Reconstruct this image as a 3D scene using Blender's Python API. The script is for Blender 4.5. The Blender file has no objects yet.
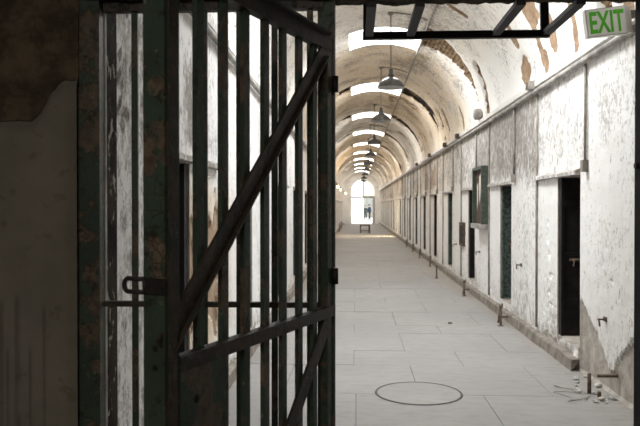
import bpy, math, random
from math import sin, cos, pi, radians as R_
from mathutils import Vector, Matrix, noise
random.seed(7)
sc = bpy.context.scene
COL = sc.collection
V = Vector

# ------------------------------------------------------------------ helpers
class MB:
    def __init__(s): s.v = []; s.f = []
    def add(s, vs, fs):
        n = len(s.v); s.v += [V(p) for p in vs]; s.f += [tuple(i + n for i in f) for f in fs]; return s
    def frame(s, o, ax, ay, az):            # box from centre and three half-axis vectors
        o, ax, ay, az = V(o), V(ax), V(ay), V(az)
        vs = [o + ax*i + ay*j + az*k for k in (-1, 1) for j in (-1, 1) for i in (-1, 1)]
        return s.add(vs, [(0,2,3,1),(4,5,7,6),(0,1,5,4),(2,6,7,3),(0,4,6,2),(1,3,7,5)])
    def box(s, x0, x1, y0, y1, z0, z1):
        return s.frame(((x0+x1)/2,(y0+y1)/2,(z0+z1)/2), ((x1-x0)/2,0,0), (0,(y1-y0)/2,0), (0,0,(z1-z0)/2))
    def beam(s, a, b, w, d, side):          # flat bar a->b, width w along 'side', depth d along the other normal
        a, b = V(a), V(b); ax = (b-a); t = ax.normalized(); sd = V(side); sd = (sd - t*sd.dot(t)).normalized(); n = t.cross(sd)
        return s.frame((a+b)/2, sd*w/2, n*d/2, ax/2)
    def tube(s, path, r, n=8, cap=True):
        P = [V(p) for p in path]; base = len(s.v); ref = None
        for i, p in enumerate(P):
            t = (P[min(i+1, len(P)-1)] - P[max(i-1, 0)]).normalized()
            if ref is None: ref = V((0,0,1)) if abs(t.z) < .9 else V((1,0,0))
            ref = (ref - t*ref.dot(t)).normalized(); q = t.cross(ref)
            rr = r[i] if isinstance(r, (list, tuple)) else r
            s.v += [p + (ref*cos(2*pi*k/n) + q*sin(2*pi*k/n))*rr for k in range(n)]
        for i in range(len(P)-1):
            for k in range(n):
                a = base+i*n+k; b = base+i*n+(k+1) % n
                s.f.append((a, b, b+n, a+n))
        if cap:
            s.f.append(tuple(base+k for k in range(n))[::-1]); s.f.append(tuple(base+(len(P)-1)*n+k for k in range(n)))
        return s
    def lathe(s, prof, c=(0,0,0), n=24):    # prof: (radius, z)
        base = len(s.v); c = V(c)
        for r, z in prof: s.v += [c + V((r*cos(2*pi*k/n), r*sin(2*pi*k/n), z)) for k in range(n)]
        for i in range(len(prof)-1):
            for k in range(n):
                a = base+i*n+k; b = base+i*n+(k+1) % n
                s.f.append((a, b, b+n, a+n))
        return s
    def build(s, name, m, parent=None, smooth=False, attrs=None, uv=None):
        o0 = parent_world(parent)
        me = bpy.data.meshes.new(name)
        me.from_pydata([tuple(p - o0) for p in s.v], [], s.f); me.materials.append(m)
        if smooth: me.polygons.foreach_set('use_smooth', [True]*len(me.polygons))
        for k, vals in (attrs or {}).items():
            a = me.attributes.new(k, 'FLOAT', 'POINT'); a.data.foreach_set('value', vals)
        if uv:
            u = me.uv_layers.new(name='UVMap')
            flat = []
            for l in me.loops: flat += uv[l.vertex_index]
            u.data.foreach_set('uv', flat)
        me.update()
        o = bpy.data.objects.new(name, me); COL.objects.link(o); o.parent = parent
        return o
def parent_world(p):
    w = V((0,0,0))
    while p is not None: w = w + p.location; p = p.parent
    return w
def tag(o, label=None, cat=None, group=None, kind=None):
    for k, v in (('label', label), ('category', cat), ('group', group), ('kind', kind)):
        if v: o[k] = v
    return o
def thing(name, loc, label, cat, group=None):
    o = bpy.data.objects.new(name, None); COL.objects.link(o); o.location = loc; o.empty_display_size = .1
    return tag(o, label, cat, group)
def struct(o): o['kind'] = 'structure'; return o
def copy_tree(o, parent=None):
    c = o.copy(); COL.objects.link(c); c.parent = parent
    for ch in [x for x in COL.objects if x.parent == o]: copy_tree(ch, c)
    return c
def smooth(a, b, x):
    t = max(0., min(1., (x-a)/(b-a))); return t*t*(3-2*t)
def fbm(x, y, z=0., oct=4):
    return noise.fractal(V((x, y, z)), 1.0, 2.0, oct)

# ------------------------------------------------------------------ materials
def mat(name):
    m = bpy.data.materials.new(name); m.use_nodes = True; nt = m.node_tree; nt.nodes.clear()
    out = nt.nodes.new('ShaderNodeOutputMaterial'); b = nt.nodes.new('ShaderNodeBsdfPrincipled')
    nt.links.new(b.outputs[0], out.inputs[0]); return m, nt, b
class NT:
    def __init__(s, name, rough=.8, metal=0., spec=.3):
        s.m, s.nt, s.b = mat(name); s.b.inputs['Roughness'].default_value = rough; s.b.inputs['Metallic'].default_value = metal
        s.b.inputs['Specular IOR Level'].default_value = spec
        tc = s.nt.nodes.new('ShaderNodeTexCoord'); s.obj = tc.outputs['Object']; s.uv = tc.outputs['UV']
    def n(s, t, **kw):
        x = s.nt.nodes.new('ShaderNode'+t)
        for k, v in kw.items():
            setattr(x, k, v)
        return x
    def set(s, inp, v):
        if isinstance(v, bpy.types.NodeSocket): s.nt.links.new(v, inp)
        elif isinstance(v, (tuple, list)) and len(v) == 3 and inp.type == 'RGBA': inp.default_value = (*v, 1)
        else: inp.default_value = v
    def noise(s, scale, detail=4, vec=None, stretch=None, rough=.55):
        x = s.n('TexNoise'); x.inputs['Scale'].default_value = scale; x.inputs['Detail'].default_value = detail; x.inputs['Roughness'].default_value = rough
        vec = vec or s.obj
        if stretch:
            mp = s.n('Mapping'); mp.inputs['Scale'].default_value = stretch; s.nt.links.new(vec, mp.inputs[0]); vec = mp.outputs[0]
        s.nt.links.new(vec, x.inputs['Vector']); return x.outputs['Fac']
    def vor(s, scale, vec=None):
        x = s.n('TexVoronoi'); x.feature = 'DISTANCE_TO_EDGE'; x.inputs['Scale'].default_value = scale; s.nt.links.new(vec or s.obj, x.inputs['Vector']); return x.outputs['Distance']
    def ramp(s, v, a, b, lo=0., hi=1.):
        x = s.n('MapRange'); x.interpolation_type = 'SMOOTHSTEP'
        for i, q in enumerate((v, a, b, lo, hi)): s.set(x.inputs[i], q)
        return x.outputs[0]
    def math(s, op, a, b=0.):
        x = s.n('Math', operation=op); s.set(x.inputs[0], a); s.set(x.inputs[1], b); return x.outputs[0]
    def mix(s, f, a, b, mode='MIX'):
        x = s.n('Mix', data_type='RGBA', blend_type=mode); s.set(x.inputs[0], f); s.set(x.inputs[6], a); s.set(x.inputs[7], b); return x.outputs[2]
    def attr(s, name):
        x = s.n('Attribute'); x.attribute_name = name; return x.outputs['Fac']
    def rnd(s):
        x = s.n('ObjectInfo'); va = s.n('VectorMath', operation='ADD'); cb = s.n('CombineXYZ')
        q = s.math('MULTIPLY', x.outputs['Random'], 37.)
        for i in range(3): s.nt.links.new(q, cb.inputs[i])
        s.nt.links.new(s.obj, va.inputs[0]); s.nt.links.new(cb.outputs[0], va.inputs[1]); return va.outputs[0]
    def done(s, col, bump=None, strength=.4, dist=.01):
        s.set(s.b.inputs['Base Color'], col)
        if bump is not None:
            bp = s.n('Bump'); bp.inputs['Strength'].default_value = strength; bp.inputs['Distance'].default_value = dist
            s.set(bp.inputs['Height'], bump); s.nt.links.new(bp.outputs[0], s.b.inputs['Normal'])
        return s.m

def plaster(name, white, white2, tan, speck, vault=False):
    t = NT(name, .92, 0, .12)
    big = t.noise(.55, 3); mid = t.noise(3.2, 5)
    col = t.mix(t.ramp(big, .35, .65), white, white2)
    col = t.mix(t.math('MULTIPLY', t.attr('warm'), t.ramp(mid, .25, .7, .55, 1.)), col, tan)
    # grey grime
    st = (1., .45, 1.) if vault else (1.5, 1.5, 1.15)
    gr = t.noise(5., 8, stretch=st, rough=.75)
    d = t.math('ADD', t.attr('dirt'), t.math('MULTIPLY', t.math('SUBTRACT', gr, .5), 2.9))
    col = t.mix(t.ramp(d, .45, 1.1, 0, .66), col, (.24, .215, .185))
    # flakes
    fl = t.noise(15., 6, stretch=(.7, 1.25, .7) if vault else (1.2, 1.2, .55), rough=.72)
    fm = t.math('ADD', fl, t.math('MULTIPLY', t.attr('dirt'), .16))
    flk = t.ramp(fm, speck, speck + .045)
    col = t.mix(t.math('MULTIPLY', flk, .62), col, (.19, .16, .13))
    # fine chipped specks, in patches
    sp = t.noise(27. if vault else 19., 7, stretch=(.8, 1.2, .8) if vault else (1., 1., .85), rough=.78)
    sm = t.math('ADD', sp, t.math('ADD', t.math('MULTIPLY', t.math('SUBTRACT', t.noise(1.7, 4), .5), .5), t.math('MULTIPLY', t.attr('dirt'), .19 if vault else .11)))
    col = t.mix(t.ramp(sm, .56 if vault else .555, .64 if vault else .70, 0, .7 if vault else .62), col, (.17, .14, .11) if vault else (.25, .225, .195))
    # peeled coat
    p = t.math('ADD', t.attr('peel'), t.math('MULTIPLY', t.math('SUBTRACT', t.noise(9., 5, rough=.65), .5), .55))
    pm = t.ramp(p, .48, .53)
    crack = t.ramp(t.vor(7.), 0., .035)
    under = t.mix(t.ramp(t.noise(6., 4), .3, .7), (.25, .16, .10), (.38, .27, .18)) if vault else t.mix(t.attr('warm'), t.mix(t.ramp(t.noise(7., 5), .3, .7), (.33,.305,.27), (.50,.475,.43)), t.mix(t.ramp(t.noise(7., 5), .3, .7), (.30,.20,.125), (.44,.33,.23)))
    under = t.mix(t.math('MAXIMUM', crack, .55 if vault else .8), (.12, .08, .05), under)
    col = t.mix(pm, col, under)
    h = t.math('ADD', t.math('MULTIPLY', pm, -1.), t.math('MULTIPLY', t.noise(40., 4), .35))
    h = t.math('ADD', h, t.math('MULTIPLY', flk, -.5))
    if vault:
        bk = t.n('TexBrick'); t.nt.links.new(t.uv, bk.inputs['Vector'])
        for k, v in (('Scale', 1.), ('Mortar Size', .016), ('Mortar Smooth', .3), ('Brick Width', .24), ('Row Height', .07), ('Bias', 0.)): bk.inputs[k].default_value = v
        bk.inputs['Color1'].default_value = (.25, .16, .09, 1); bk.inputs['Color2'].default_value = (.17, .105, .06, 1); bk.inputs['Mortar'].default_value = (.07, .045, .03, 1)
        b = t.math('ADD', t.attr('brick_shade'), t.math('MULTIPLY', t.math('SUBTRACT', t.noise(7., 4), .5), .5))
        bm = t.ramp(b, .47, .52)
        col = t.mix(bm, col, t.mix(t.math('MULTIPLY', t.attr('gap_shade'), t.ramp(t.noise(4.5, 3), .38, .5)), t.mix(t.ramp(t.noise(12., 4), .4, .8), bk.outputs['Color'], (.40, .29, .18)), (.022, .016, .012)))
        h = t.math('ADD', h, t.math('MULTIPLY', t.math('MULTIPLY', bm, bk.outputs['Fac']), -1.5))
    return t.done(col, h, .55, .012)

def painted_iron(name, green, rust, amount, rough=.55):
    t = NT(name, rough, 0, .35); v = t.rnd()
    g = t.mix(t.ramp(t.noise(3., 3, v), .3, .7), green, tuple(c*.6 for c in green))
    n = t.noise(5., 7, v, rough=.7)
    rm = t.ramp(n, amount, amount + .04)
    r = t.mix(t.ramp(t.noise(30., 4, v), .3, .7), rust, tuple(c*.45 for c in rust))
    col = t.mix(rm, g, r)
    col = t.mix(t.ramp(t.noise(24., 6, v, rough=.75), .56, .62, 0, .8), col, (.014, .011, .009))
    col = t.mix(t.ramp(t.noise(38., 5, v, rough=.7), .64, .68, 0, .7), col, (.17, .15, .12))
    ck = t.ramp(t.vor(26., v), 0., .04)
    col = t.mix(t.math('MULTIPLY', t.math('SUBTRACT', 1., ck), t.ramp(t.noise(2.2, 3, v), .45, .6)), col, (.012, .01, .008))
    h = t.math('ADD', t.math('MULTIPLY', rm, -1.), t.math('MULTIPLY', t.noise(60., 3, v), .5))
    return t.done(col, h, .6, .004)
def plain(name, c1, c2, scale=12., rough=.7, metal=0., spec=.3, bump=.25):
    t = NT(name, rough, metal, spec); v = t.rnd(); n = t.noise(scale, 5, v)
    return t.done(t.mix(t.ramp(n, .3, .7), c1, c2), n, bump, .004)

M = {}
M['wall'] = plaster('lime_plaster', (.83,.83,.825), (.74,.735,.72), (.66,.53,.37), .635)
M['vault'] = plaster('vault_plaster', (.90,.89,.86), (.80,.78,.74), (.76,.60,.40), .605, True)
M['green'] = painted_iron('green_painted_iron', (.030,.050,.034), (.095,.070,.048), .51)
M['green_lit'] = painted_iron('green_iron_lit', (.036,.058,.040), (.115,.085,.060), .555)  # lighter copy of the green paint, room light put into its colour
M['rusty'] = painted_iron('rusted_iron', (.024,.024,.018), (.044,.032,.023), .44)
M['black'] = plain('black_iron', (.006,.005,.0055), (.016,.013,.013), 20, .6)
M['deepdark'] = plain('matte_black', (.004,.004,.004), (.012,.010,.009), 6, .9)
M['rust'] = plain('rust', (.085,.058,.04), (.18,.135,.095), 30, .85)
M['conduit'] = plain('weathered_conduit', (.20,.18,.15), (.36,.33,.29), 9, .7)
M['lead'] = plain('whitewashed_pipe', (.20,.185,.165), (.42,.40,.37), 7, .8)
M['shade'] = plain('enamel_grey', (.05,.048,.044), (.10,.095,.085), 14, .4, 0., .5)
M['shade_in'] = plain('enamel_white', (.36,.36,.35), (.46,.46,.45), 14, .4)
M['alu'] = plain('sign_housing', (.50,.48,.44), (.56,.54,.50), 8, .4, .1)
M['exit_green'] = plain('exit_green', (.055,.27,.012), (.075,.33,.02), 10, .5)
def backlit(m, col, e):
    b = next(n for n in m.node_tree.nodes if n.type == 'BSDF_PRINCIPLED'); b.inputs['Emission Color'].default_value = (*col, 1); b.inputs['Emission Strength'].default_value = e; return m
backlit(M['exit_green'], (.06,.30,.015), .3)
M['celldoor_black'] = plain('black_cell_door', (.008,.007,.007), (.02,.017,.016), 9, .8)
M['wood'] = plain('dark_wood', (.05,.035,.024), (.11,.075,.05), 16, .8)
M['paper'] = plain('torn_paper', (.62,.58,.50), (.72,.69,.62), 6, .9)
M['darkstone'] = None
def greendoor():
    t = NT('peeling_green_door', .7, 0, .3); v = t.rnd()
    n = t.noise(20., 6, v, rough=.75)
    return t.done(t.mix(t.ramp(n, .44, .58), (.075,.105,.09), (.022,.021,.02)), n, .5, .006)
M['celldoor_green'] = greendoor()
def floor_mat():
    t = NT('flagstone', .8, 0, .25)
    a = t.noise(.6, 4); b = t.noise(6., 6, stretch=(1, 2.2, 1)); c = t.noise(90., 3)
    col = t.mix(t.ramp(a, .3, .7), (.265,.256,.245), (.31,.30,.287))
    col = t.mix(t.ramp(b, .4, .75, 0, .5), col, (.215,.203,.187))
    col = t.mix(t.ramp(t.math('ADD', t.attr('dirt'), t.math('MULTIPLY', t.math('SUBTRACT', b, .5), .9)), .35, .9, 0, .75), col, (.27,.235,.19))
    col = t.mix(t.ramp(c, .66, .72, 0, .5), col, (.26,.24,.22))
    return t.done(col, t.math('ADD', t.math('MULTIPLY', b, .6), c), .25, .006)
M['floor'] = floor_mat()
M['joint'] = plain('joint_dirt', (.15,.14,.125), (.22,.205,.185), 20, .95)
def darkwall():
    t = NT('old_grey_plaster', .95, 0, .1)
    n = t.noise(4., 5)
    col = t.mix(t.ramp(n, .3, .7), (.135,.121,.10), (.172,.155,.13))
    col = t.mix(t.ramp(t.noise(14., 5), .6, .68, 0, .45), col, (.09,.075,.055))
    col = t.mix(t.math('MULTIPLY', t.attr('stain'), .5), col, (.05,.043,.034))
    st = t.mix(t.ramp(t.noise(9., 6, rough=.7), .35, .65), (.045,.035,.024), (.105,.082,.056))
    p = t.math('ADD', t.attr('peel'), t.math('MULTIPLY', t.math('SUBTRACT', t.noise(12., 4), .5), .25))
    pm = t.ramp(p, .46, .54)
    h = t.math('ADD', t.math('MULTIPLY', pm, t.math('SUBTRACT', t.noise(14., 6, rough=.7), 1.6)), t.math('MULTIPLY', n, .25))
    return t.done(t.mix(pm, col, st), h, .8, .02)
M['gatewall'] = darkwall()
M['room'] = plain('room_plaster', (.16,.14,.11), (.22,.19,.155), 3, .95)
def rubble():
    t = NT('rubble_stone', .95, 0, .1); n = t.noise(14., 6, rough=.7)
    return t.done(t.mix(t.ramp(n, .35, .65), (.035,.027,.02), (.09,.07,.05)), n, .9, .02)
M['rubble'] = rubble()
M['curb'] = plain('worn_curb', (.17,.15,.125), (.31,.28,.245), 7, .95, 0, .1, .6)
M['frost'] = bpy.data.materials.new('frosted_glass'); M['frost'].use_nodes = True
_n = M['frost'].node_tree; _t = _n.nodes.new('ShaderNodeBsdfTranslucent'); _t.inputs[0].default_value = (.75,.72,.66,1)
_n.links.new(_t.outputs[0], next(x for x in _n.nodes if x.type == 'OUTPUT_MATERIAL').inputs[0])
M['yard'] = plain('pale_gravel', (.6,.58,.54), (.7,.68,.64), 3, .9)
M['yardwall'] = plain('pale_stone_wall', (.42,.42,.40), (.5,.5,.47), 2, .9)
M['shaft'] = plain('shaft_white', (.72,.71,.68), (.80,.79,.76), 4, .9)

# ------------------------------------------------------------------ dimensions
XL, XR, ZS, Y0, Y1 = -1.18, 2.16, 3.0, 2.84, 64.0
XC, RV = (XL+XR)/2, (XR-XL)/2
SKY = [(6.65 + 5.45*k, 7.9 + 5.45*k) for k in range(11)]       # skylight openings along the corridor
SX0, SX1 = -.12, 1.14
RD = [(6.88 + 3.0*k, 7.64 + 3.0*k) for k in range(19)]
LD = [(4.14 + 3.0*k, 4.92 + 3.0*k) for k in range(20)]
DZ0, DZ1 = .22, 1.90
def grid_coords(a, b, bands, extra):
    xs = {round(a, 4), round(b, 4)}
    y = a
    for lim, st in bands:
        while y < min(lim, b) - 1e-6: xs.add(round(y, 4)); y += st
    ex = sorted(extra); out = sorted(xs)
    out = [x for x in out if all(abs(x-e) > .02 for e in ex)] + [round(e, 4) for e in ex if a <= e <= b]
    return sorted(set(out))

# ------------------------------------------------------------------ side walls
def side_wall(name, X, sgn, doors, fpeel, fdirt, fwarm):
    ys = grid_coords(Y0, Y1, [(7, .028), (16, .06), (26, .13), (65, .45)], [e for d in doors for e in d] + [Y0, Y1])
    zs = grid_coords(0, ZS, [(1.1, .03), (9, .05)], [DZ0, DZ1, 0, ZS])
    m = MB(); pe = []; di = []; wa = []; idx = {}
    for i, y in enumerate(ys):
        for j, z in enumerate(zs):
            p = fpeel(y, z); ed = any(abs(y-e) < .001 for d in doors for e in d)
            q = smooth(.4, .6, p + .35*(fbm(y*9, z*9, 3.1)))
            dx = 0 if (ed or j in (0, len(zs)-1)) else .022*q + .006*fbm(y*1.3, z*1.3, 7) + .004*fbm(y*7, z*7, 1)
            idx[i, j] = len(m.v); m.v.append(V((X + sgn*dx, y, z))); pe.append(p); di.append(fdirt(y, z)); wa.append(fwarm(y, z))
    for i in range(len(ys)-1):
        for j in range(len(zs)-1):
            yc, zc = (ys[i]+ys[i+1])/2, (zs[j]+zs[j+1])/2
            if DZ0 < zc < DZ1 and any(d[0] < yc < d[1] for d in doors): continue
            m.f.append((idx[i,j], idx[i+1,j], idx[i+1,j+1], idx[i,j+1]))
    # reveals of the doorways
    for a, b in doors:
        x0, x1 = X, X + sgn*.75
        for q in ([(x0,a,DZ0),(x1,a,DZ0),(x1,a,DZ1),(x0,a,DZ1)], [(x0,b,DZ0),(x0,b,DZ1),(x1,b,DZ1),(x1,b,DZ0)],
                  [(x0,a,DZ1),(x1,a,DZ1),(x1,b,DZ1),(x0,b,DZ1)], [(x0,a,DZ0),(x0,b,DZ0),(x1,b,DZ0),(x1,a,DZ0)]):
            m.add(q, [(0,1,2,3)]); pe += [.75]*4; di += [.9]*4; wa += [.2]*4
    return struct(m.build(name, M['wall'], attrs={'peel': pe, 'dirt': di, 'warm': wa}))
def warm_wall(y, z): return .10 + .45*smooth(12, 20, y)*smooth(.5, 2.6, z)*(1 - .7*smooth(26, 27, y)*smooth(31, 30, y)) + .15*smooth(30, 60, y)  # less tan over one far stretch: its lit strip put into colour
def base_line(y):
    P = [(2.8,.5),(5.0,.80),(5.5,.60),(6.07,.15),(6.4,.43),(6.8,.67),(7.0,.73)]
    for (a, p), (b, q) in zip(P, P[1:]):
        if a <= y <= b: return p + (q-p)*(y-a)/(b-a)
    return .5
def peel_right(y, z):
    p = .16 + .22*fbm(y*.7, z*.7, 11)
    near = smooth(6.95, 6.80, y)
    if y < 6.95: p += .75*smooth(.07, -.05, z - base_line(y) + .05*fbm(y*6, z*6, 13))
    p += .30*smooth(.35, .05, z)*smooth(6.8, 7, y)
    p += .28*smooth(2.0, 2.9, z)*smooth(13, 16, y)*(1 + fbm(y*.9, z, 2))
    p += .5*smooth(.0, .3, fbm(y*.55, z*.35, 21) - .1)*smooth(1.9, 2.2, z)*smooth(14, 15, y)
    return p
def dirt_right(y, z):
    d = .16 + .30*smooth(.95, .0, z) + .12*fbm(y*.5, z*.4, 4)
    d += .22*smooth(1.85, 2.05, z)*smooth(9.5, 9.8, y)*smooth(12.9, 12.3, y)
    d += .14*smooth(1.85, 2.0, z)*smooth(8.4, 8.6, y) + .30*smooth(1.9, 2.1, z)*smooth(6.6, 7.2, y) + .12*smooth(1.9, 2.3, z)
    d += .7*smooth(.035, .0, abs(z - base_line(y) + .05*fbm(y*6, z*6, 13)))*smooth(6.95, 6.85, y)
    d += .17*smooth(8.5, 8.7, y)*smooth(9.95, 9.7, y)
    d += .16*smooth(.12, .0, min(abs(z - 1.93), 1))*smooth(7, 7.3, y)
    for a, b in RD[:8]: d += .25*smooth(.18, .0, abs(y - a + .05))*smooth(1.9, .2, z)*.5
    return d
def peel_left(y, z):
    p = .14 + .24*fbm(y*.6, z*.7, 31)
    p += .80*smooth(.55, .25, abs(z - 1.1 + .3*fbm(y*3, z*3, 2)))*smooth(.75, .35, abs(y - 5.45))
    p += .35*smooth(.5, .1, z)
    p += .25*smooth(3.9, 3.2, y)*smooth(.0, .4, fbm(y*2, z*.8, 8))
    return p
def dirt_shade_left(y, z): return .16 + .42*smooth(4.5, 3.7, y) + .2*smooth(.6, 0, z) + .1*fbm(y*.5, z*.5, 6) + .55*smooth(4.6, 4.9, y)*smooth(5.5, 5.2, y)*smooth(1.9, 2.1, z)*smooth(2.75, 2.5, z) + .14*smooth(1.9, 2.0, z)  # dirt, plus the dimmer light near the gate put in as darker plaster
side_wall('wall_right', XR, 1, RD, peel_right, dirt_right, warm_wall)
side_wall('wall_left', XL, -1, LD, peel_left, dirt_shade_left, lambda y, z: min(1., warm_wall(y, z) + .8*smooth(1.2, .8, abs(y - 5.5))*smooth(.8, .5, abs(z - 1.1))))

# ------------------------------------------------------------------ vault
TH = sorted(set([round(-90 + 180*i/108, 3) for i in range(109)]))
t0, t1 = math.degrees(math.asin((SX0-XC)/RV)), math.degrees(math.asin((SX1-XC)/RV))
TH = sorted([t for t in TH if abs(t-t0) > .8 and abs(t-t1) > .8] + [t0, t1])
ysv = grid_coords(Y0, Y1, [(16, .07), (26, .11), (65, .3)], [e for d in SKY for e in d if e < Y1] + [Y0, Y1])
BLOBS = [(8.98,79,.20,6.5,1.), (8.2,72,.07,13,1.), (8.12,82,.12,5,.9), (7.68,74,.14,7.5,1.), (8.05,58,.24,9,1.), (9.05,63,.12,6,1.), (7.02,82,.08,6,1.), (7.0,72,.05,8,.9), (6.2,60,.3,8,.8), (5.7,84,.12,4,.9),
         (10.1,35,.1,7,.8), (16.2,70,.16,10,.9), (14.2,78,.10,8,.9), (15.1,-50,.25,10,.9)]
def vault_attr(y, th):
    p = .12 + .24*fbm(y*.55, th*.03, 5)
    nz = .10*fbm(y*3, th*.12, 9)
    for by, bt, ry, rt, s in BLOBS:
        dd = math.hypot((y-by)/ry, (th-bt)/rt)
        if dd < 1.8: p = max(p, s*smooth(1.35, .75, dd + nz*2.2))
    p += .35*smooth(13, 17, y)*smooth(.05, .45, fbm(y*.6, th*.02, 12))
    b = 0.
    for k, (a, c) in enumerate(SKY, -1):
        if not (a - 1.2 < y < c + .6): continue
        if k >= 1 and abs(th) < 84 and not t0 < th < t1: b = max(b, .9*smooth(.15, .06, abs(y - (a - .08) + nz*.3)))  # thin lines across the arch: rib shadow edges painted in
        if th > t1:
            f = (th - t1)/(52 if k % 2 else 57)
            if f < 1.25:
                yc = a + (.36 if k == 1 else .15 + .1*sin(k*2.1)); hw = (.46*(1 - f)**.5 if k else .60*(1 - f)**1.1 + .03) if f < 1 else 0
                if f < 1: b = max(b, smooth(hw + .05, hw - .05, abs(y - yc + nz*.5)))
            if th > 57 and k <= 2: b = max(b, smooth(.19, .08, abs(y - (a - .72 + .010*(th-57)) + nz*.4))*smooth(56, 60, th))
        elif th < t0 and k >= 1:
            f = (t0 - th)/26
            if f < 1: b = max(b, smooth(.26*(1-f) + .05, .26*(1-f) - .05, abs(y - a - .25 + nz*.4)))
    gsh = smooth(14, 16, y)  # dark of the missing-brick gaps, put into the colour
    d = .13 + .22*fbm(y*.5, th*.02, 14) - .22*smooth(45, 62, th)*smooth(14, 11.9, y) + .14*smooth(10, 12, y)*smooth(42, 30, abs(th-12))
    w = .15 + .10*smooth(8, 11, y) + .75*smooth(12.5, 13.6, y)*(.62 + .5*fbm(y*.25, th*.012, 17)) - .25*smooth(40, 64, y)
    w *= 1 - .85*smooth(50, 68, th)*smooth(14.5, 12.6, y)
    w *= 1 - .6*smooth(22.2, 24.0, y)*smooth(29.5, 28.5, y)
    return p, d, max(0, w), b, gsh
m = MB(); A = {'peel': [], 'dirt': [], 'warm': [], 'brick_shade': [], 'gap_shade': []}; uv = []
nT = len(TH)
for i, y in enumerate(ysv):
    for th in TH:
        p, d, w, b, gsh = vault_attr(y, th)
        edge = any(abs(y-e) < .001 for s_ in SKY for e in s_) and t0-.1 <= th <= t1+.1
        inner = abs(th) > 89.9 or edge or th in (t0, t1)
        r = RV if inner else RV + .03*smooth(.4, .6, p) + .07*smooth(.42, .6, b) + .012*fbm(y*1.1, th*.05, 40) + .004*fbm(y*6, th*.25, 41)
        a = R_(th); m.v.append(V((XC + r*sin(a), y, ZS + r*cos(a)))); uv.append((y*1.0, a*RV))
        for k, q in zip(('peel', 'dirt', 'warm', 'brick_shade', 'gap_shade'), (p, d, w, b, gsh)): A[k].append(q)
for i in range(len(ysv)-1):
    yc = (ysv[i]+ysv[i+1])/2; insky = any(a < yc < c for a, c in SKY)
    for j in range(nT-1):
        if insky and t0 - .01 < (TH[j]+TH[j+1])/2 < t1: continue
        m.f.append((i*nT+j, i*nT+j+1, (i+1)*nT+j+1, (i+1)*nT+j))
struct(m.build('ceiling', M['vault'], smooth=True, attrs=A, uv=uv))

# skylight shafts with daylight entering at the top
L_SKY = 38.5
ZT = 4.75
for k, (a, c) in enumerate(SKY):
    if c > Y1: continue
    m = MB(); th = [t for t in TH if t0 - .01 <= t <= t1 + .01]
    arc = [(XC + RV*sin(R_(t)), ZS + RV*cos(R_(t))) for t in th]
    for y in (a, c):
        n = len(arc); m.add([(x, y, z) for x, z in arc] + [(x, y, ZT) for x, z in arc], [(i, i+1, n+i+1, n+i) for i in range(n-1)])
    for x, z in (arc[0], arc[-1]): m.add([(x,a,z),(x,c,z),(x,c,ZT),(x,a,ZT)], [(0,1,2,3)])
    struct(m.build('window_%d' % (k+1), M['shaft']))
    ld = bpy.data.lights.new('skylight_daylight', 'AREA'); ld.shape = 'RECTANGLE'; ld.size = SX1-SX0-.01; ld.size_y = c-a-.01
    warm = (1., .975, .94) if k > 1 else (.95, .975, 1.)
    ld.energy = L_SKY*(1.12, .72, .56, .46)[min(k, 3)]*pi*ld.size*ld.size_y; ld.color = warm
    lo = bpy.data.objects.new('skylight_daylight', ld); COL.objects.link(lo); lo.location = ((SX0+SX1)/2, (a+c)/2, ZT - .02)

for k, e in ((10, 500),):
    a, b = RD[k]
    ld = bpy.data.lights.new('cell_skylight', 'AREA'); ld.shape = 'RECTANGLE'; ld.size = .6; ld.size_y = 1.3; ld.energy = e; ld.color = (1, .80, .50)
    lo = bpy.data.objects.new('cell_skylight', ld); COL.objects.link(lo); lo.location = (XR+.66, (a+b)/2-.04, 1.15); lo.rotation_euler = (0, R_(70), 0)
# ------------------------------------------------------------------ floor
rows = [2.3, 3.4, 4.55, 5.97, 7.05, 7.76, 8.83, 9.43, 10.6, 11.7, 12.3, 13.6, 14.9, 16.0]
while rows[-1] < 65: rows.append(rows[-1] + random.choice((1.0, 1.2, 1.35)))
m = MB(); di = []
def slab(x0, x1, y0, y1):
    g = .0022
    nx, ny = max(1, int((x1-x0)/.25)), max(1, int((y1-y0)/.3)); dz = random.uniform(-.0015, .0015)
    base = len(m.v)
    for j in range(ny+1):
        for i in range(nx+1):
            x = x0+g + (x1-x0-2*g)*i/nx; y = y0+g + (y1-y0-2*g)*j/ny
            m.v.append(V((x, y, dz))); di.append(.12 + .55*smooth(XR-.5, XR, x) + .5*smooth(XL+.5, XL, x) + .1*fbm(x, y) + .32*smooth(8, 15, y) + .1*smooth(16, 40, y))
    for j in range(ny):
        for i in range(nx):
            a = base + j*(nx+1)+i; m.f.append((a, a+1, a+nx+2, a+nx+1))
    n = len(m.v); m.v += [V((x0+g,y0+g,dz)), V((x1-g,y0+g,dz)), V((x1-g,y1-g,dz)), V((x0+g,y1-g,dz)), V((x0,y0,-.02)), V((x1,y0,-.02)), V((x1,y1,-.02)), V((x0,y1,-.02))]; di.extend([.9]*8)
    for i in range(4): m.f.append((n+i, n+4+i, n+4+(i+1) % 4, n+(i+1) % 4))
for r in range(len(rows)-1):
    seams = [-.02, 1.075] if r % 2 == 0 else [-.62, .54, 1.66]
    if r == 2: seams = [0., 1.075]
    xs = [XL] + [s_ + (random.uniform(-.06, .06) if r > 8 else 0) for s_ in seams] + [XR]
    for i in range(len(xs)-1): slab(xs[i], xs[i+1], rows[r], rows[r+1])
struct(m.build('floor', M['floor'], attrs={'dirt': di}))
struct(MB().box(XL-1, XR+1, 2.3, Y1+.4, -.08, -.015).build('trim_1', M['joint']))

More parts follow.
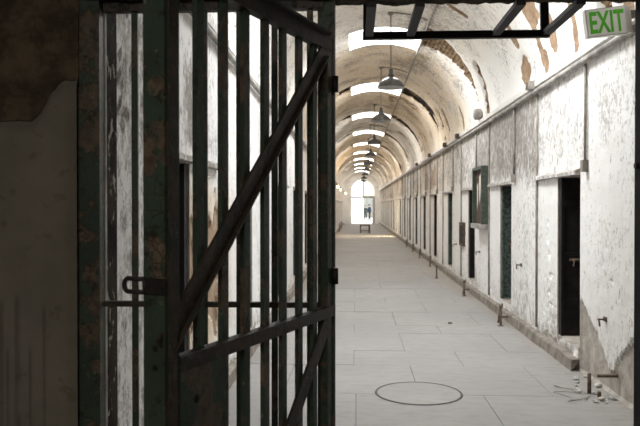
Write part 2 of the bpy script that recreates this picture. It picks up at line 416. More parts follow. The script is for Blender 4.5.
# manhole
mh = thing('manhole_cover', (.535, 6.01, 0), 'large round stone-grey manhole cover set flush in the near corridor floor', 'manhole cover')
MB().lathe([(0,.0062),(.345,.0062),(.352,.003)], (.535,6.01,0), 64).build('cover', M['floor'], mh, attrs=None)
MB().lathe([(.352,.0025),(.354,.004),(.360,.007),(.368,.007),(.373,.002)], (.535,6.01,0), 64).build('rim', plain('dark_cast_iron', (.04,.037,.034), (.09,.085,.08), 20, .7), mh, True)

# ------------------------------------------------------------------ curb, spring mouldings, lintel ledges
def curb(name, X, sgn, ya, yb):
    m = MB(); ys = [ya + i*.25 for i in range(int((yb-ya)/.25)+1)]; at = []
    for y in ys:
        w = .068 + .014*fbm(y*1.5, 1, 2); h = .105 + .02*fbm(y*1.7, 4, 2)
        m.v += [V((X - sgn*w*1.15, y, -.01)), V((X - sgn*w, y, h)), V((X - sgn*w*.8, y, h+.012)), V((X + sgn*.02, y, h+.015))]; at += [.5]*4
    for i in range(len(ys)-1):
        for k in range(3): a = i*4+k; m.f.append((a, a+1, a+5, a+4))
    m.f.append((0,1,2,3))
    return struct(m.build(name, M['curb']))
curb('baseboard_right', XR, 1, 6.9, 64); curb('baseboard_left', XL, -1, 5.1, 64)
def at_wall(mb, name, p=.2, d=.3, w=.15, sm=False):
    return struct(mb.build(name, M['wall'], smooth=sm, attrs={'peel': [p]*len(mb.v), 'dirt': [d]*len(mb.v), 'warm': [w]*len(mb.v)}))
def mould(name, X, sgn):
    m = MB(); ys = [Y0 + i*.2 for i in range(int((Y1-Y0)/.2)+1)]
    for y in ys:
        e = .008*fbm(y*2, 3)
        m.v += [V((X+sgn*.01, y, 3.005)), V((X-sgn*(.045+e), y, 3.015)), V((X-sgn*(.05+e), y, 3.075)), V((X+sgn*.02, y, 3.10))]
    for i in range(len(ys)-1):
        for k in range(3): a = i*4+k; m.f.append((a, a+1, a+5, a+4))
    m.f += [(0,1,2,3)]
    return at_wall(m, name, .28, .30, .2)
mould('trim_2', XR, 1); mould('trim_3', XL, -1)
n_tr = 4
for sgn, X, doors, lo, hi in ((1, XR, RD, .02, .80), (-1, XL, LD, .05, .98)):
    for i, (a, b) in enumerate(doors):
        m = MB(); ya, yb = a - (lo if i else .0) , b + hi
        if i and sgn > 0: ya, yb = a - .05, b + .75
        P = [(ya + (yb-ya)*q/14) for q in range(15)]
        for y in P:
            e = .006*fbm(y*5, 2)
            m.v += [V((X+sgn*.01, y, 1.90+e)), V((X-sgn*(.05+e), y, 1.905+e)), V((X-sgn*(.05+e), y, 1.94+e)), V((X+sgn*.012, y, 1.975))]
        for q in range(14):
            for k in range(3): c = q*4+k; m.f.append((c, c+1, c+5, c+4))
        m.f += [(0,1,2,3), (56,57,58,59)]
        at_wall(m, 'trim_%d' % n_tr, .3, .85, .2); n_tr += 1
# cells behind the doorways (near-black back sheets, the dark of the cells put into colour)
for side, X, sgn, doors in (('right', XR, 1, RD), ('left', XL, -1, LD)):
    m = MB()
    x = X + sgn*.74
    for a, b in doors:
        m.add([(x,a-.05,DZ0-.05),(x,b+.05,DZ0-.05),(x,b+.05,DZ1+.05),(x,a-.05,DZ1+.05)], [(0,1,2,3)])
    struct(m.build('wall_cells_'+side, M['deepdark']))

# cell doors : iron leaves standing open against the far reveal
def cell_door(n, X, sgn, a, b, m_, detail):
    y = b - .055
    o = MB().box(*sorted((X+sgn*.035, X+sgn*.70)), y-.02, y+.045, DZ0+.01, DZ1-.012).build('door_%d' % n, m_); struct(o)
    # leading edge strip + strap hinges + bolt
    MB().box(*sorted((X+sgn*.015, X+sgn*.045)), y-.035, y+.05, DZ0+.004, DZ1-.006).build('edge_angle', M['black'] if m_ is M['celldoor_black'] else m_, o)
    if detail:
        q = MB()
        for z in (.55, 1.05, 1.6): q.box(*sorted((X+sgn*.05, X+sgn*.62)), y-.034, y-.018, z, z+.06)
        q.build('strap', m_, o)
        bo = MB().tube([(X+sgn*.10, y-.045, 1.03), (X+sgn*.26, y-.045, 1.03)], .014).build('bolt', M['rust'], o)
        MB().tube([(X+sgn*.13, y-.045, 1.03), (X+sgn*.13, y-.10, 1.02), (X+sgn*.12, y-.11, .97)], .009).build('bolt_handle', M['rust'], bo)
n = 1
for i, (a, b) in enumerate(RD):
    cell_door(n, XR, 1, a, b, M['celldoor_black'] if i in (0, 2, 4, 7) else M['celldoor_green'], i < 5); n += 1
for i, (a, b) in enumerate(LD):
    cell_door(n, XL, -1, a, b, M['celldoor_black'] if i % 2 == 0 else M['celldoor_green'], i < 3); n += 1

# ------------------------------------------------------------------ pipes and conduits
PIPE = []
def pipe(path, r, mt, label, group=None, name='pipe', n=8):
    o = MB().tube(path, r, n).build(name, mt, smooth=True); tag(o, label, 'pipe', group); return o
pipe([(XR-.045, Y0+.1 + i*2.0, 2.945 + .006*sin(i)) for i in range(31)], .030, M['lead'], 'long thick pipe along the top of the right wall')
pipe([(XL+.045, Y0+.1 + i*2.0, 2.945 + .006*sin(i)) for i in range(31)], .030, M['lead'], 'long thick pipe along the top of the left wall')
aC = R_(23.9); xc, zc = XC + (RV-.036)*sin(aC), ZS + (RV-.036)*cos(aC)
pipe([(xc, Y0+.1 + i*2.0, zc) for i in range(31)], .017, M['conduit'], 'thin conduit running along the vault just right of the skylights', name='conduit')
ords = ['first', 'second', 'third', 'fourth', 'fifth', 'sixth', 'seventh', 'eighth', 'ninth', 'tenth', 'eleventh', 'twelfth', 'thirteenth', 'fourteenth', 'fifteenth', 'sixteenth', 'seventeenth', 'eighteenth', 'nineteenth']
for i, (a, b) in enumerate(RD[:9]):
    y = a - .24 if i else a - .20
    d = MB().tube([(XR-.02, y, 2.93), (XR-.02, y, 2.02)], .014).build('conduit', M['conduit'], smooth=True)
    tag(d, '%s short conduit from the right wall pipe to a doorway, from the gate' % ords[i], 'conduit', 'conduits dropping to the cell doorways')
    MB().box(XR-.055, XR+.02, y-.035, y+.035, 1.92, 2.03).build('end_box', M['curb'], d)
    y2 = b + .82
    d = MB().tube([(XR-.012, y2, 2.93), (XR-.012, y2, 1.9), (XR-.012, y2, .16)], .016).build('conduit', M['conduit'], smooth=True)
    tag(d, '%s full-height conduit down the right wall, counting from the gate' % ords[i], 'conduit', 'full-height conduits on the right wall')
for i, y in enumerate((5.35, 8.6, 11.3)):
    d = MB().tube([(XL+.02, y, 2.93), (XL+.02, y, .2)], .015).build('conduit', M['conduit'], smooth=True)
    tag(d, 'vertical conduit down the left wall, %s from the gate' % ords[i], 'conduit', 'vertical conduits on the left wall')

# junction boxes on the pipe
for i, (y, w) in enumerate(((8.5, .055), (14.55, .05), (16.6, .05), (20.0, .05), (24.2, .05))):
    o = MB().box(XR-.12, XR-.02, y-w, y+w, 2.985, 3.085).build('junction_box', M['conduit'] if i == 0 else M['wood'])
    tag(o, '%s small square junction box on the right wall pipe, counted from the gate' % ords[i], 'junction box', 'junction boxes along the right wall pipe')
    MB().box(XR-.128, XR-.119, y-w*.85, y+w*.85, 2.995, 3.075).build('cover_plate', M['rust'], o)
o = MB().lathe([(0,.0),(.085,.0),(.095,.02),(.095,.10),(.07,.125),(0,.13)], (0,0,0), 20).build('drum_lamp', M['conduit'], smooth=True)
o.location = (XR-.02, 12.15, 3.17); o.rotation_euler = (0, R_(-90), 0)
tag(o, 'round grey drum lamp on the right wall at the vault spring', 'lamp')
MB().tube([(XR-.03,12.15,3.10),(XR-.03,12.15,3.05)], .015).build('bracket', M['conduit']).parent = None
br = COL.objects['bracket']; br.parent = o; br.matrix_parent_inverse = (Matrix.Translation(o.location) @ o.rotation_euler.to_matrix().to_4x4()).inverted()

# ------------------------------------------------------------------ pendant lamps
LX = .55
def lamp(y, label):
    zr, ztop = 3.47, 4.655
    t = thing('pendant_lamp', (LX, y, ztop), label, 'lamp', 'pendant lamps down the middle of the corridor')
    MB().lathe([(0,0),(.05,0),(.05,-.02),(.02,-.05),(.012,-.05)], (LX,y,ztop), 16).build('canopy', M['conduit'], t, True)
    MB().tube([(LX,y,ztop-.03),(LX,y,zr+.28)], .011, 8).build('rod', M['conduit'], t, True)
    MB().lathe([(.014,.30),(.032,.29),(.036,.22),(.05,.20),(.055,.155)], (LX,y,zr), 20).build('socket', M['shade'], t, True)
    sh = MB().lathe([(.052,.165),(.075,.155),(.13,.125),(.185,.08),(.21,.03),(.215,.0),(.222,-.004)], (LX,y,zr), 36).build('shade', M['shade'], t, True)
    MB().lathe([(.218,-.003),(.207,.0),(.203,.03),(.178,.075),(.125,.118),(.05,.15),(0,.152)], (LX,y,zr), 36).build('reflector', M['shade_in'], sh, True)
    MB().lathe([(.02,.15),(.03,.10),(.042,.055),(.035,.02),(.015,.004),(0,.0)], (LX,y,zr), 16).build('bulb', M['shade_in'], t, True)
    arc = [(XC + (RV-.015)*sin(R_(a)), y, ZS + (RV-.015)*cos(R_(a))) for a in [2 + 20.6*q/10 for q in range(11)]]
    MB().tube([(LX,y,ztop-.01)] + arc, .011, 6).build('branch_conduit', M['conduit'], t, True)
    return t
LY = [11.15, 15.5, 21.2, 26.4, 31.9, 37.3, 42.8, 48.2, 53.7]
lamp0 = lamp(LY[0], 'large grey pendant lamp nearest the gate on a long rod')
for i, y in enumerate(LY[1:]):
    c = copy_tree(lamp0); c.location = (LX, y, lamp0.location.z)
    c['label'] = '%s grey pendant lamp down the corridor, counting from the gate' % ords[i+1]

# ------------------------------------------------------------------ exit sign
es = thing('exit_sign', (1.885, 5.42, 2.99), 'grey EXIT sign with green letters on the right wall above the pipe', 'sign')
MB().box(1.728, 2.035, 5.40, 5.455, 2.885, 3.095).build('housing', M['alu'], es)
MB().box(1.736, 2.027, 5.394, 5.401, 2.893, 3.087).build('face', backlit(plain('sign_face', (.50,.48,.44), (.56,.54,.50), 5, .5), (.85,.82,.75), .18), es)
MB().box(2.035, 2.075, 5.40, 5.47, 2.89, 3.09).build('side_cap', M['yard'], es)
MB().box(2.07, 2.185, 5.42, 5.45, 3.0, 3.06).build('mount_arm', M['conduit'], es)
fc = bpy.data.curves.new('lettering', 'FONT'); fc.body = 'EXIT'; fc.size = .225; fc.extrude = .0025; fc.offset = .0055; fc.align_x = 'CENTER'; fc.space_character = 1.04
fc.materials.append(M['exit_green'])
fo = bpy.data.objects.new('lettering', fc); COL.objects.link(fo)
fm = bpy.data.meshes.new_from_object(fo.evaluated_get(bpy.context.evaluated_depsgraph_get())); bpy.data.objects.remove(fo)
fo = bpy.data.objects.new('lettering', fm); COL.objects.link(fo); fo.parent = es
fo.location = (1.880-1.885, 5.392-5.42, 2.912-2.99); fo.rotation_euler = (R_(90), 0, 0); fo.scale = (.56, 1, 1)
es.rotation_euler = (0, R_(-6.5), R_(4))

# ------------------------------------------------------------------ display case on the right wall
ca, cb, z0, z1 = 11.55, 12.45, 1.27, 2.26
dc = thing('display_case', (XR-.06, (ca+cb)/2, z0), 'wall-mounted green display case with torn papers beside the third right doorway', 'display case')
MB().box(XR-.06, XR+.02, ca+.03, cb-.03, z0+.03, z1-.03).build('back_box', M['wood'], dc)
f = MB(); x0, x1 = XR-.12, XR+.015
f.box(x0, x1, ca, ca+.05, z0, z1).box(x0, x1, cb-.05, cb, z0, z1).box(x0, x1, ca+.05, cb-.05, z1-.05, z1)
f.build('frame', plain('old_green_frame', (.055,.07,.055), (.10,.115,.095), 14, .7), dc)
MB().box(x0-.025, x1, ca-.01, cb+.01, z0-.05, z0+.03).build('ledge', M['lead'], dc)
for (y, zt, zb, w) in ((11.75,2.1,1.75,.12), (12.0,2.15,1.62,.15), (12.22,2.0,1.5,.11)):
    MB().add([(XR-.064,y-w/2,zt),(XR-.064,y+w/2,zt-.05),(XR-.066,y+w*.35,zb+.1),(XR-.07,y,zb),(XR-.066,y-w*.5,zb+.2)], [(0,1,2,3,4)]).build('torn_paper', M['paper'], dc)
wb = MB().box(XR-.05, XR+.02, 14.0, 14.5, .80, 1.27).build('wall_hatch', M['wood'])
tag(wb, 'small dark wooden hatch low on the right wall between the third and fourth doorways', 'hatch')
MB().box(XR-.056, XR-.048, 14.06, 14.44, .86, 1.21).build('panel', M['celldoor_black'], wb)

# ------------------------------------------------------------------ wall hooks
for i, (y, z, lab) in enumerate(((6.18,.62,'short iron peg low on the whitewashed right wall nearest the gate'), (9.28,.83,'short iron peg on the right wall just before the second doorway'),
                                 (12.35,.80,'short iron peg on the right wall below the display case'), (15.2,.78,'short iron peg on the right wall just before the fourth doorway'))):
    h = thing('wall_peg', (XR, y, z), lab, 'peg', 'iron pegs on the right wall')
    MB().box(XR-.012, XR+.02, y-.03, y+.03, z-.02, z+.02).build('plate', M['rust'], h)
    MB().tube([(XR,y,z),(XR-.07,y-.01,z),(XR-.08,y-.07,z-.005),(XR-.078,y-.08,z-.05)], .008).build('prong', M['rust'], h, True)

# ------------------------------------------------------------------ rusty pipe stubs at the wall base
def stub(x, y, lab, loop=True, sgn=1, s=1.):
    t = thing('pipe_stub', (x, y, 0), lab, 'pipe stub', 'rusty pipe stubs along the wall bases')
    MB().tube([(x,y,-.005),(x,y,.26*s)], .016).tube([(x,y,.24*s),(x,y,.28*s)], .022).build('riser', M['rust'], t, True)
    if loop:
        MB().tube([(x,y,.22*s),(x+sgn*.03,y+.05,.27*s),(x+sgn*.05,y+.15,.27*s),(x+sgn*.05,y+.24,.24*s),(x+sgn*.04,y+.27,.15*s),(x+sgn*.02,y+.27,-.005)], .014).build('bent_pipe', M['rust'], t, True)
        MB().tube([(x,y,.12*s),(x+sgn*.10,y+.02,.12*s)], .013).build('elbow', M['rust'], t, True)
    MB().lathe([(.016,.012),(.04,.012),(.045,0)], (x,y,-.002), 14).build('flange', M['rust'], t)
stub(1.93, 9.45, 'rusty bent pipe stub at the right wall base just before the second doorway')
stub(1.92, 12.55, 'rusty bent pipe stub at the right wall base below the display case')
stub(1.78, 15.6, 'single rusty stand pipe on a flat foot out on the floor before the fourth doorway', False)
stub(1.95, 18.6, 'rusty bent pipe stub at the right wall base just before the fifth doorway')
stub(1.95, 21.6, 'rusty bent pipe stub at the right wall base just before the sixth doorway')
stub(1.98, 24.6, 'rusty bent pipe stub at the right wall base just before the seventh doorway')
stub(1.98, 27.6, 'rusty bent pipe stub at the right wall base just before the eighth doorway')
stub(-1.0, 43.5, 'dark pipe stub at the left wall base far down the corridor, nearer of two', True, -1, 1.9)
stub(-1.0, 48.5, 'dark pipe stub at the left wall base far down the corridor, farther of two', True, -1, 1.9)
t = thing('pipe_stub', (2.0, 6.05, 0), 'broken rusty pipe stub in rubble by the cracked right wall nearest the gate', 'pipe stub', 'rusty pipe stubs along the wall bases')
MB().tube([(1.99,6.08,-.005),(1.99,6.08,.17)], .017).build('riser', M['rust'], t, True)
MB().tube([(2.17,5.92,.19),(2.10,5.96,.18),(2.03,6.0,.17)], .014).build('bent_pipe', M['rust'], t, True)
MB().tube([(2.03,5.95,-.005),(2.03,5.95,.05)], .016).build('nipple', M['rust'], t, True)
w = [(1.80+.16*cos(a)*(.5+.1*a/6)+.07*sin(2.3*a), 5.85+.2*sin(a)+.03*a, .008+.004*abs(sin(3*a))) for a in [q*.3 for q in range(30)]]
tag(MB().tube(w, .0035, 5).build('loose_wire', M['conduit'], smooth=True), 'thin loose wire curled on the floor by the nearest pipe stub', 'wire')
random.seed(4)
for i in range(14):
    x, y, r = 2.05 + random.uniform(-.16,.09), 6.2 + random.uniform(-.5,.5), random.uniform(.012,.035)
    m = MB(); m.lathe([(0,-r*.3),(r*.8,-r*.2),(r,r*.2),(r*.6,r*.6),(0,r*.7)], (x,y,r*.25), 6)
    for v in m.v: v += V((random.uniform(-1,1),random.uniform(-1,1),random.uniform(-.3,.6)))*r*.25
    o = m.build('plaster_chip', M['yardwall']); tag(o, 'one of the small plaster crumbs fallen at the foot of the cracked near right wall', 'plaster chip', 'plaster crumbs at the foot of the near right wall')
o = MB().lathe([(0,0),(.03,0),(.035,.01),(.02,.022),(0,.024)], (1.28,9.6,0), 7).build('pebble', M['rust']); tag(o, 'small dark pebble lying alone on the corridor floor', 'pebble')

# ------------------------------------------------------------------ far end
m = MB()
oxl, oxr, zsp = -.42, 1.72, 2.95
ocx, orr = (oxl+oxr)/2, (oxr-oxl)/2
N = 24
inner = [(oxl,0.)] + [(ocx - orr*cos(pi*i/N), zsp + orr*.98*sin(pi*i/N)) for i in range(N+1)] + [(oxr,0.)]
outer = [(XL-.1,0.)] + [(XC - (RV+.25)*cos(pi*i/N), ZS + (RV+.25)*sin(pi*i/N)) for i in range(N+1)] + [(XR+.1,0.)]
K = len(inner)
for y in (Y1, Y1+.4): m.v += [V((x,y,z)) for x, z in inner] + [V((x,y,z)) for x, z in outer]
for i in range(K-1):
    m.f.append((i, i+1, K+i+1, K+i)); m.f.append((2*K+i, 3*K+i, 3*K+i+1, 2*K+i+1)); m.f.append((i, 2*K+i, 2*K+i+1, i+1))
at_wall(m, 'wall_back', .2, .2, .35)
fr = MB().box(oxl, oxr, Y1+.12, Y1+.28, 2.33, 2.5).build('window_12', M['lead']); struct(fr)
MB().box(ocx-.05, ocx+.05, Y1+.15, Y1+.25, 2.5, 4.0).build('mullion', M['lead'], fr)
pts = [(.62, 2.5), (oxr, 2.5), (oxr, zsp)] + [(ocx + orr*cos(pi*i/N), zsp + orr*.98*sin(pi*i/N)) for i in range(1, 12)] ; pts.append((.62, pts[-1][1]))
MB().add([(x, Y1+.2, z) for x, z in pts] + [(x, Y1+.24, z) for x, z in pts], [tuple(range(len(pts)))[::-1], tuple(range(len(pts), 2*len(pts)))]).build('frosted_pane', M['frost'], fr)
dr = MB().box(1.62, 1.72, Y1+.12, Y1+.26, 0, 2.33).build('door_40', M['lead']); struct(dr)
MB().box(1.50, 1.62, Y1+.16, Y1+1.2, 0.02, 2.30).build('door_leaf', M['yardwall'], dr)
struct(MB().box(-14, 16, Y1+.4, 110, -.3, -.01).build('floor_yard', M['yard']))
struct(MB().box(1.02, 12, 96, 97, -.02, 2.9).build('wall_yard', plain('mossy_stone', (.20,.20,.175), (.28,.28,.25), 1.5, .95)))

# bench
b0 = thing('bench', (.53, 41.6, 0), 'low dark wooden bench standing alone in the far corridor', 'bench')
MB().box(.22, .84, 41.3, 42.5, .43, .48).build('seat', M['wood'], b0)
for x in (.27, .79):
    for y in (41.36, 42.44): MB().box(x-.035, x+.035, y-.035, y+.035, -.001, .43).build('leg', M['wood'], b0)
MB().box(.27, .79, 41.33, 41.38, .12, .17).build('stretcher', M['wood'], b0)

# wall lamps glowing on the left wall
em = bpy.data.materials.new('warm_bulb'); em.use_nodes = True
nb = em.node_tree.nodes['Principled BSDF']; nb.inputs['Emission Color'].default_value = (1,.72,.38,1); nb.inputs['Emission Strength'].default_value = 9
for i, (y, dx) in enumerate(((38., .20), (45., .20), (58., .33))):
    t = thing('wall_lamp', (XL, y, 2.65), 'lit round bulb lamp on the far left wall, %s from the gate' % ords[i], 'lamp', 'lit wall lamps on the far left wall')
    MB().tube([(XL-.02,y,2.66),(XL+dx*.6,y,2.76),(XL+dx,y,2.74)], .015).build('arm', M['conduit'], t, True)
    MB().lathe([(0,-.075),(.04,-.065),(.068,-.02),(.06,.03),(.03,.07),(0,.075)], (XL+dx,y,2.65), 16).build('bulb', em, t, True)

# ------------------------------------------------------------------ people at the far door
def person(x, y, h, label, stride, top, legs, hair, turn):
    k = h/1.75
    J = [('pelvis',(0,0,.95),.135,None),('waist',(0,.0,1.10),.125,0),('chest',(0,.01,1.30),.155,1),('neck0',(0,.01,1.47),.075,2),('neck',(0,-.005,1.54),.052,3),('head',(0,-.015,1.63),.085,4),('crown',(0,-.005,1.71),.07,5)]
    for s in (-1, 1):
        b = len(J); f = stride*s
        J += [('hip',(.09*s,0,.90),.095,0),('knee',(.10*s,-.02+f*.5,.50),.062,b),('ankle',(.10*s,f+.03,.09),.042,b+1),('toe',(.11*s,f-.14,.04),.035,b+2)]
        b = len(J)
        J += [('shoulder',(.18*s,.01,1.41),.062,2),('elbow',(.245*s,.03-f*.3,1.14),.046,b),('wrist',(.24*s,-.05-f*.4,.90),.03,b+1),('hand',(.235*s,-.08-f*.4,.82),.032,b+2)]
    me = bpy.data.meshes.new('person')
    me.from_pydata([V(j[1])*k for j in J], [(i, j[3]) for i, j in enumerate(J) if j[3] is not None], [])
    tmp = bpy.data.objects.new('person', me); COL.objects.link(tmp)
    sk = tmp.modifiers.new('s', 'SKIN'); sk.use_smooth_shade = True
    for i, sv in enumerate(me.skin_vertices[0].data): sv.radius = (J[i][2]*k*1.12, 1.12*J[i][2]*k*(.72 if i in (0,1,2) else 1)); sv.use_root = i == 0
    tmp.modifiers.new('d', 'SUBSURF').levels = 2; tmp.modifiers['d'].render_levels = 2
    dg = bpy.context.evaluated_depsgraph_get(); bm_ = bpy.data.meshes.new_from_object(tmp.evaluated_get(dg))
    bpy.data.objects.remove(tmp)
    bm_.materials.clear()
    for mm in (top, legs, skin): bm_.materials.append(mm)
    for p in bm_.polygons:
        z = p.center.z/k; p.material_index = 2 if (z > 1.50 or (z < .90 and abs(p.center.x) > .20*k)) else (1 if z < .98 else 0); p.use_smooth = True
    o = bpy.data.objects.new('person', bm_); COL.objects.link(o); o.location = (x, y, 0); o.rotation_euler.z = turn
    tag(o, label, 'person')
    hm = MB().lathe([(0,.115),(.06,.10),(.092,.055),(.098,0),(.085,-.06),(.06,-.085)], (0,0,0), 16).build('hair', hair, smooth=True)
    for v in hm.data.vertices: v.co = V((v.co.x*k, (v.co.y*1.05+.022)*k, (v.co.z+1.68)*k))
    hm.parent = o
    nz = MB().lathe([(0,.02),(.012,-.02),(.0,-.025)], (0,0,0), 6).build('nose', skin)
    for v in nz.data.vertices: v.co = V((v.co.x*k, (v.co.y-.105)*k, (v.co.z+1.635)*k))
    nz.parent = o
    zs = min(v.co.z for v in bm_.vertices); o.location.z = -zs - .01
skin = plain('skin', (.42,.27,.20), (.46,.30,.22), 8, .6)
person(1.46, 76.0, 1.78, 'taller person in dark blue jacket and black trousers walking at the far doorway', .17, plain('navy_cloth', (.012,.02,.035), (.02,.03,.05), 20, .9), plain('black_cloth', (.01,.01,.012), (.02,.02,.022), 20, .9), M['deepdark'], R_(60))
person(1.03, 77.0, 1.66, 'shorter person in dark grey-green coat standing at the far doorway', .05, plain('greygreen_cloth', (.03,.04,.035), (.045,.055,.05), 20, .9), plain('grey_cloth', (.03,.03,.032), (.05,.05,.052), 20, .9), M['wood'], R_(-20))

# ------------------------------------------------------------------ gate wall (between the dim room and the corridor)
YG = 2.7
m = MB(); pe = []; stn = []
xs = [-3.2, -2.6, -2.0, -1.7] + [-1.5 + .011*i for i in range(38)]; xs = [x for x in xs if x < -1.062] + [-1.062]
zs = [0, .3, .5] + [.6 + .014*i for i in range(143)] + [2.65, 3.2]
DR = [(-1.362,1.235,.010),(-1.300,1.255,.011),(-1.335,1.05,.008),(-1.245,1.06,.007),(-1.29,.80,.009),(-1.19,1.22,.006)]
idx = {}
for i, x in enumerate(xs):
    for j, z in enumerate(zs):
        edge = 1.925 + (0 if x < -1.245 else .16*smooth(-1.25, -1.10, x)) + .012*fbm(x*14, z*6, 2)
        p = smooth(-.03, .03, z - edge)
        s_ = max([smooth(w_*1.3, w_*.3, abs(x - dx - .004*fbm(z*6, dx*9)))*smooth(dz+.015, dz-.02, z)*(.5+.5*smooth(dz-.9, dz, z)) for dx, dz, w_ in DR] + [.55*smooth(.035, .0, abs(z-edge+.02))])
        s_ = max(s_, .5*smooth(.05, .0, abs(x+1.07)))
        idx[i, j] = len(m.v); m.v.append(V((x, 2.62 + .022*p + .01*p*fbm(x*9, z*9, 5) + .002*fbm(x*20, z*20), z))); pe.append(p); stn.append(s_)
for i in range(len(xs)-1):
    for j in range(len(zs)-1): m.f.append((idx[i,j], idx[i+1,j], idx[i+1,j+1], idx[i,j+1]))
def bx(*a):
    global pe, stn
    k0 = len(m.v); m.box(*a); pe += [0.]*(len(m.v)-k0); stn += [0.]*(len(m.v)-k0)
bx(-3.2, -1.062, 2.66, 2.84, 0, 3.2)
bx(1.125, 3.2, 2.62, 2.84, 0, 3.2)
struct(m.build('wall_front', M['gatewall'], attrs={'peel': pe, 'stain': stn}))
# lintel wall with a ragged underside, closing the vault end above the opening
m = MB(); n = 150
for i in range(n+1):
    x = -1.095 + 2.22*i/n
    zb = 2.383 + .010*fbm(x*9, 1) + .007*fbm(x*34, 2)
    m.v += [V((x,2.62,3.2)), V((x,2.62,zb+.01)), V((x,2.66,zb+.012-.004*random.random())), V((x,2.80,zb+.022+.006*random.random())), V((x,2.84,zb+.026)), V((x,2.84,3.2))]
for i in range(n):
    for k in range(5): a = i*6+k; m.f.append((a, a+6, a+7, a+1))
struct(m.build('trim_beam', M['rubble']))
m = MB(); N = 28; pts = [(XC - (RV+.2)*cos(pi*i/N), ZS + (RV+.2)*sin(pi*i/N)) for i in range(N+1)]
m.add([(x, 2.838, z) for x, z in pts] , [tuple(range(N+1))]); struct(m.build('wall_tympanum', M['rubble']))

# room around the camera
struct(MB().box(-3.2, 3.2, -3.2, 2.62, -.1, -.005).build('floor_room', M['room']))
struct(MB().box(-3.2, 3.2, -3.2, 2.84, 3.2, 3.3).build('ceiling_room', M['room']))
struct(MB().box(-3.3, -3.2, -3.2, 2.84, -.1, 3.3).build('wall_room_left', M['room']))
struct(MB().box(3.2, 3.3, -3.2, 2.84, -.1, 3.3).build('wall_room_right', M['room']))
struct(MB().box(-3.3, 3.3, -3.3, -3.2, -.1, 3.3).build('wall_room_rear', M['room']))
ld = bpy.data.lights.new('room_fill', 'AREA'); ld.shape = 'RECTANGLE'; ld.size = 1.4; ld.size_y = 1.4; ld.energy = 110; ld.color = (1, .93, .82)  # unseen fill light added behind the camera to lift the gate side
lo = bpy.data.objects.new('room_fill', ld); COL.objects.link(lo); lo.location = (-.4, -1.9, 3.1); lo.rotation_euler = (R_(28), 0, 0)

def crackled():
    t = NT('crackled_brown_paint', .95, 0, .04); n = t.noise(16., 6, stretch=(1, 1, .5), rough=.7)
    return t.done(t.mix(t.ramp(n, .56, .60), t.mix(t.ramp(t.noise(5., 4), .35, .65), (.012,.010,.009), (.05,.04,.03)), (.30,.27,.23)), n, .9, .01)
# ------------------------------------------------------------------ fixed barred panel and gate frame
bp = thing('barred_panel', (-.6, YG, 0), 'fixed panel of vertical iron bars left of the opening, behind the swung gate', 'grille')
MB().box(-1.07, -.985, YG-.05, YG+.02, 0, 2.42).build('post', M['green'], bp)
MB().box(-.985, -.981, YG+.006, YG+.02, 0, 2.42).build('post_edge_lit', M['lead'], bp)  # pale strip: corridor light on the post edge, put into colour
MB().box(-1.10, -1.038, YG+.045, YG+.30, 0, 2.45).build('jamb_lining', crackled(), bp)
for k in range(6):
    x = -.862 + .137*k
    MB().box(x-.012, x+.012, YG-.006, YG+.006, .02, 2.42).build('bar', M['green'], bp)
MB().box(-.98, -.14, YG-.012, YG+.012, 1.207, 1.228).build('crossbar', M['rusty'], bp)
MB().box(-.98, -.14, YG-.012, YG+.012, .25, .28).build('crossbar', M['rusty'], bp)
MB().box(-.98, -.14, YG-.02, YG+.02, 2.355, 2.42).build('head_rail', M['rusty'], bp)
MB().box(-.147, -.082, YG-.01, YG+.05, 0, 2.42).build('hinge_post', M['green'], bp)
MB().box(-.092, -.082, YG-.02, YG+.11, 0, 2.42).build('hinge_post_flange', M['green'], bp)

gf = thing('gate_frame', (1.08, YG, 0), 'dark iron jamb of the gateway at the right edge against the white wall', 'gate frame')
MB().box(1.050, 1.13, YG-.10, YG, 0, 2.42).build('jamb', M['deepdark'], gf)
MB().box(1.06, 1.13, YG, YG+.03, 0, 2.42).build('jamb_flange', M['deepdark'], gf)
MB().tube([(1.06,YG-.03,1.75),(1.037,YG-.03,1.75)], .012).build('bolt', M['black'], gf)

# overhead iron bracket frame, projecting into the corridor below the lintel
of = thing('overhead_frame', (.45, 2.84, 2.38), 'black iron ladder-like frame hanging overhead beyond the lintel', 'iron frame')
zf, yf = 2.372, 3.2
def fb(a, b, w=.034, d=.016, side=(1,0,0), nm='rail'): return MB().beam(a, b, w, d, side).build(nm, M['black'], of)
fb((.03,yf,zf), (.865,yf,zf), .032, .03, (0,0,1), 'front_rail')
for x in (.06, .245, .625, .848): fb((x,2.70,zf), (x,yf,zf), .036, .02)
fb((.845,yf,zf), (.835,yf+.02,3.02), .036, .02, (1,0,0), 'hanger')
fb((.05,yf,zf), (.05,yf+.02,3.02), .036, .02, (1,0,0), 'hanger')

# ------------------------------------------------------------------ the swung gate
P1, P2 = V((-.4618, 1.671, 0)), V((-.0828, 2.66, 0))
Lg = (P2-P1).length; u = (P2-P1)/Lg; nrm = V((u.y, -u.x, 0))       # nrm faces right, towards the opening
g = thing('iron_gate', P2, 'rusty dark green barred iron gate swung open toward the viewer', 'gate')
def G(t, z, off=0.): return P1 + u*(t*Lg) + nrm*off + V((0,0,z))
def part(mb, name, mt): return mb.build(name, mt, g)
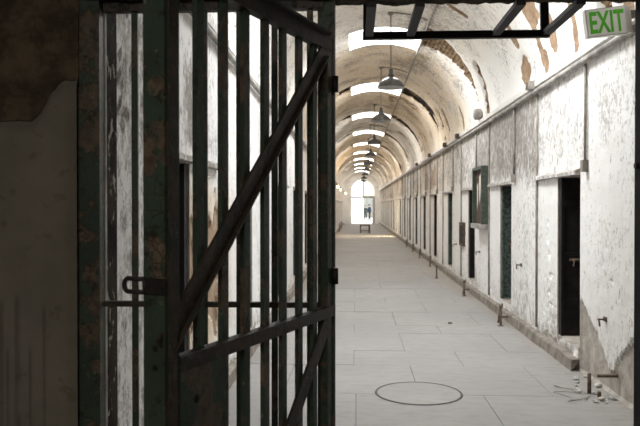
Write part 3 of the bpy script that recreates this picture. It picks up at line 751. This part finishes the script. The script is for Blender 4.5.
# lock stile : thick box whose end faces the viewer
def gbox(ta, tb, za, zb, oa, ob):
    a = MB(); c = G((ta+tb)/2, (za+zb)/2, (oa+ob)/2); return a.frame(c, u*(tb-ta)*Lg/2, nrm*(ob-oa)/2, V((0,0,(zb-za)/2)))
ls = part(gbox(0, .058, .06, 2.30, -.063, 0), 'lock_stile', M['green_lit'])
for z in (1.252, 1.205):
    c = G(0, z, -.028); MB().tube([c + u*.004, c - u*.0015], .008, 12).build('bolt_hole', M['deepdark'], ls)
MB().frame(G(.028, 1.2, .002), u*.016, nrm*.004, V((0,0,1.05))).build('edge_strip', M['rusty'], ls)
c = G(0, 1.405, -.03)
rt = -nrm
b_ = c - u*.004
hs = MB().frame(b_ + nrm*.004, nrm*.030, u*.004, V((0,0,.019))).build('hasp', M['black'], g)
cx = b_ + rt*.076
path = [b_ + rt*.026 + V((0,0,-.016))] + [cx + rt*(.012*cos(a)) + V((0,0,.016*sin(a))) for a in [-pi/2 + pi*q/14 for q in range(15)]] + [b_ + rt*.026 + V((0,0,.016))]
MB().tube(path, .0062, 8).tube([path[0], path[-1]], .0062, 8).build('staple', M['black'], hs, True)
part(gbox(.95, .985, .06, 2.24, -.034, -.004), 'hinge_stile', M['green'])
part(gbox(.0, .985, 2.182, 2.234, -.034, -.002), 'top_rail', M['rusty'])
MB().frame(G(.50, 2.235, .006), u*Lg*.44, nrm*.016, V((0,0,.004))).build('top_rail_flange', M['rusty'], g)
part(gbox(.06, 1.0, 1.184, 1.222, -.030, .004), 'lock_rail', M['rusty'])
part(gbox(.06, 1.0, .20, .245, -.030, .004), 'bottom_rail', M['rusty'])
for k in range(7):
    t = .170 + .1165*k
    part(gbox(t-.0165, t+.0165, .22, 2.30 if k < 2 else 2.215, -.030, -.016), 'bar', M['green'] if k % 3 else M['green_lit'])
def strap(ta, za, tb, zb, off, w, d): return MB().beam(G(ta, za, off), G(tb, zb, off), w, d, nrm.cross(G(tb, zb)-G(ta, za)))
part(strap(0., 1.255, .955, 2.195, -.009, .056, .009), 'brace', M['rusty'])
part(strap(.03, 1.238, .94, 2.152, .0, .006, .016), 'brace_flange', M['rusty'])
part(strap(.965, 1.175, .02, .19, -.009, .066, .009), 'brace', M['rusty'])
lp = part(gbox(.058, .25, .82, 1.205, -.014, .002), 'lock_plate', M['green'])
c = G(.125, 1.10, .002); MB().tube([c - nrm*.004, c + nrm*.0015], .011, 14).build('keyhole', M['deepdark'], lp)
for (t, z) in ((.085,1.17),(.22,1.17),(.085,.86),(.22,.86)):
    c = G(t, z, .002); MB().lathe([(0,.006),(.006,.005),(.009,0)], (0,0,0), 8).build('rivet', M['rusty'], lp)
    r_ = COL.objects[-1]; r_.location = c - P2; r_.rotation_euler = nrm.to_track_quat('Z', 'Y').to_euler()
for z in (2.06, 1.335, .35):
    c = P2 + V((0,0,z)); MB().tube([c + V((.004,-.01,-.03)), c + V((.004,-.01,.03))], .012, 10).build('hinge_knuckle', M['black'], g, True)

# ------------------------------------------------------------------ world, camera, view
w = bpy.data.worlds.new('sky'); sc.world = w; w.use_nodes = True
bg = w.node_tree.nodes['Background']; bg.inputs[0].default_value = (.93, .97, 1, 1); bg.inputs[1].default_value = 3.6
cam = bpy.data.cameras.new('camera'); cam.sensor_width = 36; cam.lens = 701*36/640; cam.clip_start = .05; cam.clip_end = 300
co = bpy.data.objects.new('camera', cam); COL.objects.link(co); co.location = (0, 0, 1.6)
yaw, pit = math.atan(36/701), -math.atan(7/701)
co.rotation_euler = (pi/2 + pit, 0, yaw)
cam.dof.use_dof = True; cam.dof.focus_distance = 4.2; cam.dof.aperture_fstop = 6.3
sc.camera = co
sc.view_settings.view_transform = 'Standard'; sc.view_settings.look = 'None'; sc.view_settings.gamma = 1; sc.view_settings.use_curve_mapping = False
sc.view_settings.exposure = 0.0
sc.cycles.max_bounces = 12; sc.cycles.diffuse_bounces = 8
